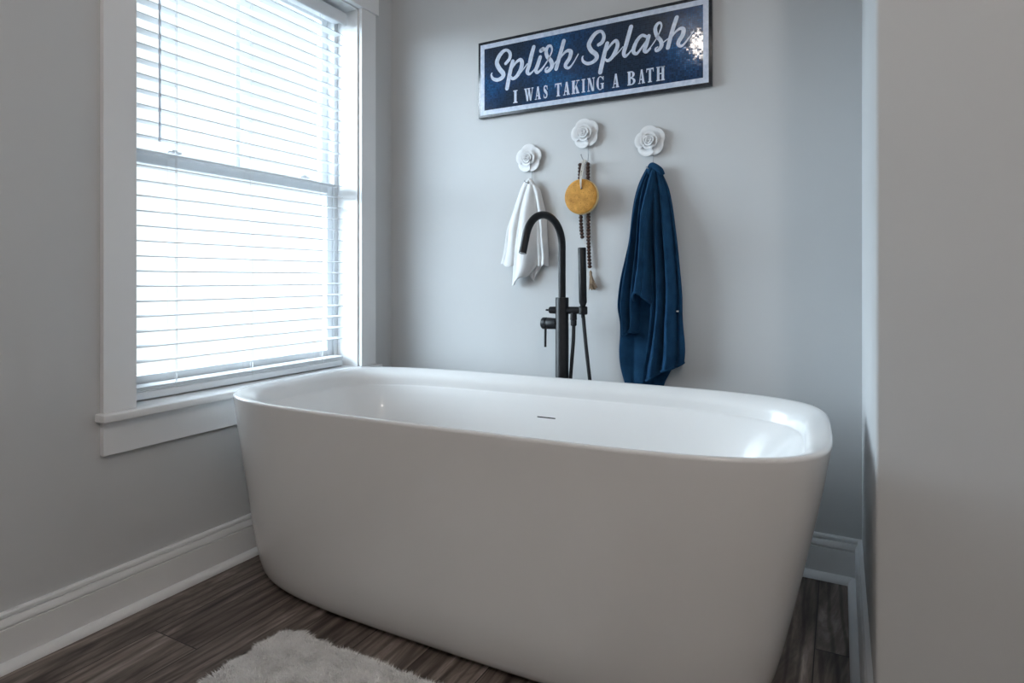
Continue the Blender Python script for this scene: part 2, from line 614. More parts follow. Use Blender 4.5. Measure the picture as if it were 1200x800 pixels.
b = bmesh.new()
box(b, 0.0, 0.019, CY0 - 0.092, CY0, SZ, CZ1, 0.0012, 1)
wpart('side_casing', b, M['trim'])
b = bmesh.new()
box(b, 0.0, 0.019, CY1, CY1 + 0.091, SZ, CZ1, 0.0012, 1)
wpart('side_casing', b, M['trim'])
b = bmesh.new()
box(b, 0.0, 0.027, CY0 - 0.105, CY1 + 0.102, CZ1, CZ1 + 0.14, 0.0015, 1)
box(b, 0.0, 0.042, CY0 - 0.122, CY1 + 0.119, CZ1 + 0.14, CZ1 + 0.16, 0.002, 1)
wpart('head_casing', b, M['trim'])
b = bmesh.new()
box(b, -0.125, 0.0, JY0, JY1, SZ - 0.023, SZ)
box(b, -0.001, 0.047, CY0 - 0.106, CY1 + 0.105, SZ - 0.023, SZ, 0.004, 3)
wpart('window_sill', b, M['trim'], smooth=True)
b = bmesh.new()
box(b, 0.0, 0.018, CY0 - 0.092, CY1 + 0.091, 0.469, SZ - 0.023, 0.0012, 1)
wpart('apron', b, M['trim'])
b = bmesh.new()
box(b, -WT, -0.001, OY0, JY0, OZ0, JZ1)
box(b, -WT, -0.001, JY1, OY1, OZ0, JZ1)
box(b, -WT, -0.001, OY0, OY1, JZ1, OZ1)
wpart('jamb', b, M['trim'])


def sash(name, x0, x1, z0, z1, top, bot, st, mun):
    bm = bmesh.new()
    y0, y1 = JY0 + 0.022, JY1 - 0.022
    box(bm, x0, x1, y0, y0 + st, z0, z1, 0.002, 1)
    box(bm, x0, x1, y1 - st, y1, z0, z1, 0.002, 1)
    box(bm, x0, x1, y0 + st - 0.001, y1 - st + 0.001, z0, z0 + bot, 0.002, 1)
    box(bm, x0, x1, y0 + st - 0.001, y1 - st + 0.001, z1 - top, z1, 0.002, 1)
    s = wpart(name, bm, M['vinyl'])
    xm = (x0 + x1) / 2
    g = bmesh.new()
    box(g, xm - 0.003, xm + 0.003, y0 + st - 0.004, y1 - st + 0.004, z0 + bot - 0.004, z1 - top + 0.004)
    for v in g.verts:
        v.co -= Vector((0, WY, WZ))
    finish('glass', g, M['glass'], s, False)
    if mun:
        g = bmesh.new()
        box(g, xm + 0.0032, xm + 0.009, WY - 0.010, WY + 0.010, z0 + bot, z1 - top, 0.002, 1)
        for v in g.verts:
            v.co -= Vector((0, WY, WZ))
        finish('muntin', g, M['vinyl'], s, False)
    return s


sash('lower_sash', -0.148, -0.122, SZ + 0.004, 1.384, 0.046, 0.066, 0.034, False)
sash('upper_sash', -0.180, -0.152, 1.345, JZ1 - 0.002, 0.040, 0.040, 0.036, True)
b = bmesh.new()
for y0, y1 in ((JY0, JY0 + 0.022), (JY1 - 0.022, JY1)):
    box(b, -0.185, -0.114, y0, y1, SZ, JZ1, 0.001, 1)
box(b, -0.185, -0.114, JY0, JY1, JZ1 - 0.012, JZ1)
box(b, -0.19, -0.114, JY0, JY1, SZ - 0.02, SZ + 0.006)
wpart('track_frame', b, M['vinyl'])
b = bmesh.new()
for yy in (WY - 0.28, WY + 0.28):
    box(b, -0.1225, -0.105, yy - 0.024, yy + 0.024, 1.384, 1.391, 0.002, 2)
    box(b, -0.118, -0.109, yy - 0.010, yy + 0.012, 1.390, 1.396, 0.002, 2)
wpart('sash_lock', b, M['vinyl'], smooth=True)

# ------------------------------------------------------------------ blind
XB0, XB1 = -0.108, -0.058      # depth of the slats
BY0, BY1 = JY0 + 0.008, -0.252
bl = thing('window_blind', (-0.083, WY, 2.115), 'white horizontal slat blind with open slats hanging inside the window frame', 'window blind')
O = Vector((-0.083, WY, 2.115))


def bpart(name, bm, mat, parent=None, smooth=True, **k):
    for v in bm.verts:
        v.co -= O
    return finish(name, bm, mat, parent or bl, smooth, **k)


b = bmesh.new()
# curved valance in front of a steel box
pr = [(-0.050, 2.064), (-0.046, 2.066), (-0.043, 2.078), (-0.043, 2.104), (-0.046, 2.116), (-0.050, 2.119), (-0.054, 2.119), (-0.054, 2.064)]
prism(b, pr, BY0, BY1 + 0.008, 'y')
bpart('valance', b, M['slat'], angle=50)
b = bmesh.new()
box(b, -0.108, -0.056, BY0, BY1, 2.078, 2.116, 0.002, 1)
bpart('headrail', b, M['slat'])


def slat_mesh(z, tilt=0.0):
    bm = bmesh.new()
    n = 8
    prof_t, prof_b = [], []
    for i in range(n + 1):
        u = i / n - 0.5
        x = u * 0.050
        crown = 0.0022 * (1 - 4 * u * u)
        zz = crown + x * math.tan(tilt)
        prof_t.append((x, zz + 0.0013))
        prof_b.append((x, zz - 0.0013))
    prism(bm, prof_t + prof_b[::-1], BY0 - WY, BY1 - WY, 'y')
    return bm


first = None
k = 0
z = 0.7115
while z < 2.05:
    if first is None:
        first = finish('slat', slat_mesh(0, math.radians(-3)), M['slat'], bl, True, angle=50)
        s = first
    else:
        s = first.copy()
        C.objects.link(s)
        s.parent = bl
    s.location = (0, 0, z - O.z)
    z += 0.04685
# slats gathered on the bottom rail
for i in range(3):
    s = first.copy()
    C.objects.link(s)
    s.parent = bl
    s.location = (0, 0, 0.6235 + i * 0.0048 - O.z)
b = bmesh.new()
box(b, -0.109, -0.057, BY0, BY1, 0.5935, 0.6195, 0.006, 3)
bpart('bottom_rail', b, M['slat'])
for yy in (-1.005, -0.715, -0.372):
    b = bmesh.new()
    for xx in (XB0 - 0.0005, XB1 + 0.0005):
        tube(b, [(xx, yy, 0.60), (xx, yy, 2.08)], 0.0007, 6)
    tube(b, [(-0.083, yy + 0.012, 0.60), (-0.083, yy + 0.012, 2.08)], 0.0009, 6)
    z = 0.7115
    while z < 2.05:
        tube(b, [(XB0, yy + 0.002, z - 0.0035), (XB1, yy + 0.002, z - 0.0035)], 0.0005, 4)
        z += 0.04685
    # loose loops at the rail
    tube(b, spline([(-0.056, yy, 0.662), (-0.050, yy - 0.004, 0.650), (-0.052, yy - 0.008, 0.637), (-0.056, yy - 0.004, 0.632)], 5), 0.0012, 6)
    bpart('ladder_cord', b, M['cord'])
b = bmesh.new()
tube(b, [(-0.046, -1.070, 2.06), (-0.044, -1.070, 1.43), (-0.044, -1.070, 1.40)], [0.0040, 0.0040, 0.0050], 8)
bpart('tilt_wand', b, M['wand'])

# ------------------------------------------------------------------ bathtub

tub = thing('bathtub', (0.971, -0.655, 0.0), 'large white freestanding soaking tub with rounded corners below the window', 'bathtub', rz=0.044)
NS = 160
A0, B0 = 0.852, 0.400


def superring(a, b_, n, z, ux):
    return [Vector((a * sx * (abs(cx) ** (2 / n)), b_ * sy * (abs(cy) ** (2 / n)), z)) for cx, cy, sx, sy in ux]


def unit_dirs():
    # near-equal spacing along the rim
    raw = []
    N = 4000
    n = 4.5
    for k in range(N):
        t = 2 * PI * k / N
        c, s = math.cos(t), math.sin(t)
        raw.append((c, s))
    pts = [(A0 * math.copysign(abs(c) ** (2 / n), c), B0 * math.copysign(abs(s) ** (2 / n), s)) for c, s in raw]
    L = [0.0]
    for k in range(N):
        p, q = pts[k], pts[(k + 1) % N]
        L.append(L[-1] + math.hypot(q[0] - p[0], q[1] - p[1]))
    out = []
    k = 0
    for i in range(NS):
        tgt = L[-1] * i / NS
        while L[k + 1] < tgt:
            k += 1
        f = (tgt - L[k]) / max(L[k + 1] - L[k], 1e-9)
        t = 2 * PI * (k + f) / N
        c, s = math.cos(t), math.sin(t)
        out.append((c, s, math.copysign(1, c), math.copysign(1, s)))
    return out


UD = unit_dirs()
# (inset along length, inset across, superellipse exponent, z)
outer = [(0.140, 0.150, 3.6, 0.010), (0.118, 0.128, 3.6, 0.0105), (0.103, 0.116, 3.6, 0.014), (0.094, 0.108, 3.6, 0.023), (0.086, 0.100, 3.65, 0.040),
         (0.076, 0.089, 3.7, 0.075), (0.066, 0.077, 3.8, 0.130), (0.054, 0.062, 3.9, 0.210), (0.040, 0.046, 4.0, 0.310),
         (0.026, 0.030, 4.15, 0.410), (0.013, 0.015, 4.3, 0.510), (0.004, 0.005, 4.4, 0.590), (0.001, 0.001, 4.4, 0.6105), (0.001, 0.001, 4.4, 0.6155),
         (0.004, 0.004, 4.4, 0.619), (0.009, 0.008, 4.4, 0.620), (0.018, 0.017, 4.4, 0.6175), (0.033, 0.030, 4.35, 0.611), (0.045, 0.041, 4.3, 0.603),
         (0.052, 0.048, 4.25, 0.594), (0.0555, 0.0508, 4.2, 0.583), (0.0575, 0.0520, 4.2, 0.571), (0.0580, 0.0523, 4.15, 0.5630), (0.0588, 0.0530, 4.15, 0.5605), (0.0610, 0.0550, 4.1, 0.5590),
         (0.0640, 0.0575, 4.1, 0.5560), (0.085, 0.070, 4.0, 0.530), (0.120, 0.091, 3.9, 0.480), (0.160, 0.118, 3.8, 0.400), (0.200, 0.140, 3.7, 0.320), (0.240, 0.160, 3.6, 0.240),
         (0.275, 0.176, 3.5, 0.190), (0.305, 0.195, 3.4, 0.160), (0.345, 0.220, 3.2, 0.146), (0.42, 0.260, 3.0, 0.141), (0.62, 0.33, 2.6, 0.140)]


def lean_x(z):
    return -0.064 * (1 - min(z, 0.62) / 0.62) ** 1.2


b = bmesh.new()
rings = []
for ia, ib, n, z in outer:
    sh_ = lean_x(z) if len(rings) < 16 else 0.0
    ex_ = 0.022 * (sh_ / -0.064)
    tw_ = Matrix.Rotation(0.030 * (sh_ / 0.064), 3, 'Z')
    rings.append([b.verts.new(tw_ @ p + Vector((sh_, 0, 0))) for p in superring(A0 - ia + ex_, B0 - ib, n, z, UD)])
for i in range(len(rings) - 1):
    for k in range(NS):
        b.faces.new((rings[i][k], rings[i][(k + 1) % NS], rings[i + 1][(k + 1) % NS], rings[i + 1][k]))
b.faces.new(rings[-1])
b.faces.new(rings[0][::-1])
finish('tub_shell', b, M['tub'], tub, True, angle=75)
b = bmesh.new()
r0 = [b.verts.new(p + Vector((lean_x(0), 0, 0))) for p in superring(A0 - 0.15, B0 - 0.16, 3.4, 0.0, UD)]
r1 = [b.verts.new(p + Vector((lean_x(0), 0, 0))) for p in superring(A0 - 0.15, B0 - 0.16, 3.4, 0.012, UD)]
for k in range(NS):
    b.faces.new((r0[k], r0[(k + 1) % NS], r1[(k + 1) % NS], r1[k]))
b.faces.new(r0[::-1])
b.faces.new(r1)
finish('tub_foot', b, M['dark'], tub, True)
b = bmesh.new()
ysl = B0 - 0.0850
box(b, -0.038, 0.030, ysl - 0.001, ysl + 0.012, 0.4885, 0.4955, 0.0015, 2)
finish('overflow_slot', b, M['dark'], tub, True)
b = bmesh.new()
cyl(b, (0, 0.0, 0.138), (0, 0.0, 0.146), [(0, 0.036), (0.6, 0.036), (0.9, 0.033), (1.0, 0.028)], 32)
finish('drain', b, M['black'], tub, True)

# ------------------------------------------------------------------ floor-mounted tub filler
FX, FY = 0.929, -0.150
fa = thing('tub_faucet', (FX, FY, 0.0), 'matte black floor-mounted tub faucet with arched spout behind the tub', 'faucet')


def fpart(name, bm, mat=None, parent=None, **k):
    return finish(name, bm, mat or M['black'], parent or fa, True, **k)


b = bmesh.new()
cyl(b, (0, 0, 0), (0, 0, 0.012), [(0, 0.060), (0.7, 0.060), (1, 0.056)], 40)
fpart('base_plate', b)
b = bmesh.new()
cyl(b, (0, 0, 0.010), (0, 0, 0.899), [(0, 0.0245), (0.997, 0.0245), (1, 0.0235)], 36)
fpart('post', b)
# spout
ANG = 0.22
dx, dy = -math.sin(ANG), -math.cos(ANG)
R = 0.107
ZS = 1.090
pts = [(0, 0, 0.893), (0, 0, 0.95), (0, 0, 1.02), (0, 0, ZS)]
TE = math.radians(163)
for i in range(1, 25):
    t = TE * i / 24
    d = R * (1 - math.cos(t))
    pts.append((dx * d, dy * d, ZS + R * math.sin(t)))
td = Vector((dx * math.sin(TE), dy * math.sin(TE), math.cos(TE)))
e0 = Vector(pts[-1])
pts += [tuple(e0 + td * 0.03), tuple(e0 + td * 0.068)]
b = bmesh.new()
tube(b, pts, 0.0135, 24)
sp = fpart('spout', b)
b = bmesh.new()
tube(b, [e0 + td * 0.060, e0 + td * 0.070], 0.0108, 20)
fpart('aerator', b, M['wire'], sp)
# cross arm: diverter knob at the left, hand shower cradle at the right
b = bmesh.new()
cyl(b, (-0.030, 0, 0.851), (0.092, 0, 0.853), [(0, 0.0105), (0.02, 0.0115), (0.16, 0.0125), (0.2, 0.0135), (0.98, 0.0135), (1, 0.0125)], 24)
fpart('cross_arm', b)
b = bmesh.new()
cyl(b, (-0.066, 0, 0.851), (-0.024, 0, 0.851), [(0, 0.0035), (0.30, 0.0038), (0.34, 0.010), (0.40, 0.0128), (0.95, 0.0135), (1, 0.0125)], 24)
fpart('diverter_knob', b)
# mixer handle
b = bmesh.new()
cyl(b, (-0.083, 0, 0.801), (-0.020, 0, 0.801), [(0, 0.012), (0.03, 0.0195), (0.09, 0.0225), (0.32, 0.0225), (0.35, 0.0205), (0.38, 0.0205), (0.41, 0.0218), (1.0, 0.0205)], 32)
hd = fpart('mixer_handle', b)
b = bmesh.new()
tube(b, [(-0.068, 0, 0.785), (-0.067, -0.004, 0.745), (-0.066, -0.006, 0.712)], [0.0050, 0.0046, 0.0046], 12)
fpart('lever', b, None, hd)
# cradle, hose outlet
b = bmesh.new()
cyl(b, (0.083, 0, 0.838), (0.083, 0, 0.868), [(0, 0.0135), (0.1, 0.0165), (0.9, 0.0165), (1, 0.0135)], 24)
fpart('shower_cradle', b)
b = bmesh.new()
cyl(b, (0.046, 0, 0.846), (0.046, 0, 0.795), [(0, 0.0115), (0.55, 0.0125), (0.58, 0.0105), (0.66, 0.0115), (0.95, 0.0115), (1, 0.009)], 20)
fpart('hose_outlet', b)
b = bmesh.new()
cyl(b, (0.083, 0, 0.862), (0.078, 0.002, 1.082), [(0, 0.0085), (0.05, 0.0105), (0.09, 0.0145), (0.99, 0.0150), (1.0, 0.0135)], 24)
hs = fpart('hand_shower', b)
b = bmesh.new()
cyl(b, (0.083, 0, 0.862), (0.083, 0, 0.826), [(0, 0.0095), (0.4, 0.0095), (0.45, 0.0075), (1, 0.0070)], 16)
fpart('hose_nut', b, None, hs)
b = bmesh.new()
tube(b, spline([(0.046, 0, 0.800), (0.044, 0.002, 0.74), (0.036, 0.006, 0.66), (0.027, 0.012, 0.55), (0.028, 0.020, 0.36), (0.055, 0.026, 0.22),
                (0.090, 0.026, 0.21), (0.118, 0.020, 0.34), (0.115, 0.012, 0.50), (0.107, 0.006, 0.60), (0.094, 0.002, 0.72), (0.084, 0, 0.830)], 8), 0.0068, 14)
fpart('hose', b, M['hose'])

# ------------------------------------------------------------------ sign
SX0, SX1, SZ0, SZ1 = 0.486, 1.443, 1.647, 1.9665
SD = 0.020
sg = thing('wall_sign', (0, 0, 0), 'navy blue mosaic bath sign with white script lettering, hung high on the wall', 'sign')
sg.location = ((SX0 + SX1) / 2, -0.0005, SZ0)
OS = Vector(((SX0 + SX1) / 2, -0.0005, SZ0))


def spart(name, bm, mat, smooth=True, **k):
    for v in bm.verts:
        v.co -= OS
    return finish(name, bm, mat, sg, smooth, **k)


b = bmesh.new()
box(b, SX0, SX1, -SD, -0.0005, SZ0, SZ1, 0.0015, 2)
spart('backing_board', b, M['sign_black'])


def ring(bm, x0, x1, z0, z1, w, y0, y1):
    box(bm, x0, x1, y0, y1, z1 - w, z1)
    box(bm, x0, x1, y0, y1, z0, z0 + w)
    box(bm, x0, x0 + w, y0, y1, z0 + w, z1 - w)
    box(bm, x1 - w, x1, y0, y1, z0 + w, z1 - w)


b = bmesh.new()
ring(b, SX0 + 0.011, SX1 - 0.011, SZ0 + 0.011, SZ1 - 0.012, 0.019, -SD - 0.0006, -SD + 0.001)
spart('white_border', b, M['sign_white'], False)
b = bmesh.new()
box(b, SX0 + 0.030, SX1 - 0.030, -SD - 0.0004, -SD + 0.001, SZ0 + 0.030, SZ1 - 0.031)
spart('mosaic_panel', b, M['mosaic'], False)

# lettering traced in metres on the wall: (x, z, brush width)
SCRIPT = [[[0.619,1.859,0.014],[0.637,1.876,0.015],[0.639,1.898,0.0145],[0.625,1.913,0.0115],[0.607,1.911,0.0155],[0.587,1.893,0.019],[0.577,1.868,0.0195],[0.589,1.842,0.0195],[0.607,1.819,0.0195],[0.603,1.804,0.018],[0.58,1.797,0.0155],[0.559,1.805,0.013],[0.55,1.821,0.008],[0.553,1.83,0.0045]],
[[0.652,1.862,0.0165],[0.641,1.826,0.018],[0.632,1.788,0.018],[0.625,1.755,0.0175]],
[[0.648,1.833,0.007],[0.666,1.854,0.0105],[0.686,1.863,0.0145],[0.695,1.849,0.0175],[0.688,1.822,0.0175],[0.67,1.798,0.0155],[0.652,1.791,0.013],[0.641,1.802,0.01]],
[[0.675,1.799,0.0085],[0.701,1.822,0.0055],[0.719,1.841,0.005]],
[[0.748,1.904,0.016],[0.738,1.873,0.018],[0.728,1.835,0.017],[0.719,1.81,0.0165],[0.728,1.798,0.011],[0.745,1.807,0.0065],[0.764,1.827,0.0045]],
[[0.777,1.858,0.0155],[0.766,1.829,0.017],[0.758,1.809,0.016],[0.766,1.798,0.0115],[0.788,1.814,0.0065],[0.805,1.834,0.0045]],
[[0.781,1.884,0.018],[0.79,1.888,0.018]],
[[0.781,1.803,0.0055],[0.806,1.834,0.006],[0.82,1.854,0.006],[0.829,1.877,0.007],[0.824,1.894,0.0095],[0.811,1.894,0.013],[0.803,1.878,0.015],[0.808,1.856,0.016],[0.825,1.834,0.017],[0.829,1.814,0.017],[0.817,1.799,0.0145],[0.804,1.796,0.012],[0.801,1.806,0.0085],[0.81,1.812,0.0065]],
[[0.831,1.814,0.0055],[0.85,1.832,0.005]],
[[0.88,1.904,0.0165],[0.869,1.869,0.0165],[0.856,1.829,0.017],[0.847,1.8,0.016]],
[[0.856,1.829,0.0065],[0.877,1.852,0.008],[0.895,1.863,0.0125],[0.91,1.856,0.0165],[0.904,1.832,0.0165],[0.889,1.812,0.0165],[0.889,1.8,0.0135],[0.902,1.795,0.01],[0.92,1.811,0.006],[0.941,1.842,0.004]],
[[1.024,1.863,0.013],[1.039,1.871,0.0155],[1.046,1.892,0.0135],[1.036,1.912,0.011],[1.016,1.911,0.0145],[0.997,1.894,0.017],[0.985,1.87,0.0175],[0.995,1.846,0.0175],[1.014,1.828,0.0175],[1.016,1.813,0.0165],[1.001,1.801,0.014],[0.979,1.799,0.013],[0.961,1.811,0.0105],[0.958,1.826,0.0065],[0.962,1.831,0.0035]],
[[1.059,1.862,0.0155],[1.049,1.829,0.0165],[1.039,1.791,0.0175],[1.031,1.757,0.017]],
[[1.057,1.835,0.006],[1.076,1.857,0.0095],[1.093,1.866,0.013],[1.1,1.851,0.0155],[1.093,1.829,0.016],[1.078,1.806,0.014],[1.062,1.796,0.0115],[1.051,1.803,0.008]],
[[1.081,1.805,0.0075],[1.102,1.82,0.005],[1.121,1.838,0.004]],
[[1.152,1.907,0.0165],[1.143,1.877,0.0165],[1.132,1.84,0.016],[1.124,1.814,0.015],[1.13,1.801,0.0115],[1.145,1.811,0.006],[1.163,1.831,0.005]],
[[1.211,1.859,0.01],[1.194,1.867,0.012],[1.176,1.853,0.0135],[1.163,1.827,0.0155],[1.162,1.811,0.014],[1.173,1.803,0.011],[1.187,1.816,0.008],[1.207,1.841,0.006]],
[[1.219,1.86,0.0145],[1.211,1.833,0.015],[1.203,1.811,0.015],[1.211,1.803,0.01],[1.225,1.813,0.006]],
[[1.206,1.803,0.0085],[1.222,1.814,0.005],[1.245,1.842,0.004],[1.259,1.867,0.0055],[1.266,1.888,0.007],[1.261,1.901,0.008],[1.25,1.897,0.0115],[1.243,1.881,0.014],[1.249,1.855,0.014],[1.263,1.835,0.0145],[1.266,1.817,0.015],[1.257,1.804,0.0125],[1.247,1.801,0.01],[1.244,1.809,0.007],[1.252,1.814,0.005]],
[[1.268,1.824,0.005],[1.289,1.837,0.004]],
[[1.321,1.908,0.015],[1.31,1.878,0.015],[1.299,1.842,0.015],[1.289,1.805,0.015]],
[[1.299,1.835,0.0055],[1.316,1.856,0.007],[1.334,1.866,0.0115],[1.345,1.86,0.015],[1.342,1.841,0.016],[1.328,1.82,0.015],[1.328,1.807,0.012],[1.339,1.802,0.0085],[1.357,1.818,0.006],[1.381,1.847,0.004]]]
BLOCK = [('I', 0.654, 0.674), ('W', 0.705, 0.747), ('A', 0.753, 0.78), ('S', 0.791, 0.81), ('T', 0.842, 0.87), ('A', 0.877, 0.906), ('K', 0.913, 0.946), ('I', 0.955, 0.97), ('N', 0.979, 1.009), ('G', 1.016, 1.046), ('A', 1.079, 1.106), ('B', 1.138, 1.169), ('A', 1.179, 1.205), ('T', 1.21, 1.237), ('H', 1.247, 1.278)]
TOWEL = {
    'navy_back': ([(1.211, 1.374), (1.185, 1.327), (1.165, 1.266), (1.153, 1.195), (1.142, 1.104), (1.127, 1.037), (1.111, 0.96), (1.101, 0.874), (1.107, 0.81), (1.107, 0.749), (1.104, 0.691), (1.109, 0.634), (1.124, 0.578), (1.134, 0.55)], [(1.255, 1.367), (1.283, 1.304), (1.299, 1.242), (1.31, 1.172), (1.32, 1.099), (1.329, 1.007), (1.337, 0.912), (1.338, 0.83), (1.335, 0.744), (1.32, 0.682), (1.295, 0.632), (1.274, 0.59), (1.271, 0.562)]),
    'navy_left': ([(1.217, 1.376), (1.19, 1.324), (1.169, 1.263), (1.158, 1.193), (1.147, 1.103), (1.132, 1.036), (1.115, 0.96), (1.104, 0.868), (1.112, 0.811), (1.117, 0.758)], [(1.233, 1.375), (1.217, 1.324), (1.207, 1.253), (1.201, 1.175), (1.198, 1.101), (1.195, 1.02), (1.192, 0.942), (1.188, 0.87), (1.185, 0.814), (1.179, 0.776)]),
    'navy_right': ([(1.229, 1.377), (1.223, 1.322), (1.22, 1.251), (1.22, 1.174), (1.223, 1.103), (1.229, 1.019), (1.232, 0.942), (1.232, 0.865), (1.226, 0.788), (1.217, 0.71), (1.207, 0.642), (1.203, 0.592)], [(1.266, 1.358), (1.292, 1.3), (1.307, 1.238), (1.318, 1.17), (1.328, 1.097), (1.337, 1.006), (1.345, 0.913), (1.346, 0.841), (1.349, 0.793), (1.354, 0.748), (1.355, 0.706), (1.352, 0.673)]),
    'navy_flap': ([(1.23, 1.376), (1.218, 1.319), (1.208, 1.249), (1.203, 1.172), (1.2, 1.102), (1.189, 1.007), (1.178, 0.942), (1.169, 0.871)], [(1.251, 1.368), (1.251, 1.316), (1.245, 1.247), (1.239, 1.171), (1.238, 1.101), (1.242, 1.007), (1.242, 0.943), (1.241, 0.863)]),
    'white_left': ([(0.71, 1.366), (0.691, 1.338), (0.673, 1.298), (0.652, 1.25), (0.629, 1.191), (0.619, 1.157), (0.605, 1.069), (0.593, 1.027)], [(0.732, 1.36), (0.724, 1.329), (0.712, 1.285), (0.704, 1.233), (0.697, 1.182), (0.693, 1.147), (0.685, 1.067), (0.677, 1.015)]),
    'white_front': ([(0.724, 1.363), (0.71, 1.327), (0.696, 1.283), (0.682, 1.232), (0.671, 1.174), (0.663, 1.112), (0.657, 1.043), (0.655, 0.991), (0.651, 0.942)], [(0.75, 1.351), (0.756, 1.313), (0.763, 1.262), (0.767, 1.211), (0.771, 1.16), (0.774, 1.109), (0.774, 1.058), (0.763, 1.021), (0.735, 0.989)]),
    'white_right': ([(0.731, 1.358), (0.737, 1.317), (0.744, 1.265), (0.752, 1.213), (0.76, 1.161), (0.763, 1.11), (0.767, 1.059), (0.767, 1.018)], [(0.752, 1.353), (0.775, 1.328), (0.787, 1.286), (0.801, 1.231), (0.805, 1.187), (0.808, 1.132), (0.812, 1.078), (0.812, 1.021)]),
    'white_back': ([(0.714, 1.362), (0.706, 1.268), (0.702, 1.164), (0.702, 1.06), (0.721, 0.991), (0.744, 0.961)], [(0.737, 1.356), (0.767, 1.265), (0.786, 1.161), (0.794, 1.072), (0.783, 1.025), (0.752, 0.97)]),
}


def flat_face(bm, pts, y):
    vs = [bm.verts.new((x, y, z)) for x, z in pts]
    f = bm.faces.new(vs)
    return f


def stroke(bm, pts, y):
    """brush stroke with a round start and end"""
    P = spline([(x, 0, z) for x, z, w in pts], 7)
    W = spline([(w, 0, 0) for x, z, w in pts], 7)
    n = len(P)
    L, Rr = [], []
    for i in range(n):
        d = P[min(i + 1, n - 1)] - P[max(i - 1, 0)]
        d.normalize()
        nrm = Vector((-d.z, 0, d.x)) * (max(W[i].x, 0.002) / 2)
        L.append(bm.verts.new((P[i].x + nrm.x, y, P[i].z + nrm.z)))
        Rr.append(bm.verts.new((P[i].x - nrm.x, y, P[i].z - nrm.z)))
    for i in range(n - 1):
        bm.faces.new((L[i], L[i + 1], Rr[i + 1], Rr[i]))
    for i in (0, n - 1):
        r = max(W[i].x, 0.002) / 2
        flat_face(bm, [(P[i].x + r * math.cos(2 * PI * k / 14), P[i].z + r * math.sin(2 * PI * k / 14)) for k in range(14)], y - 0.00002)


for lo_, hi_ in ((0, 11), (11, len(SCRIPT))):          # one mesh per brushed word
    b = bmesh.new()
    for i, s in enumerate(SCRIPT[lo_:hi_]):
        stroke(b, s, -SD - 0.0009 - 0.00003 * (i % 4))
    spart('script_word', b, M['sign_white'], False)

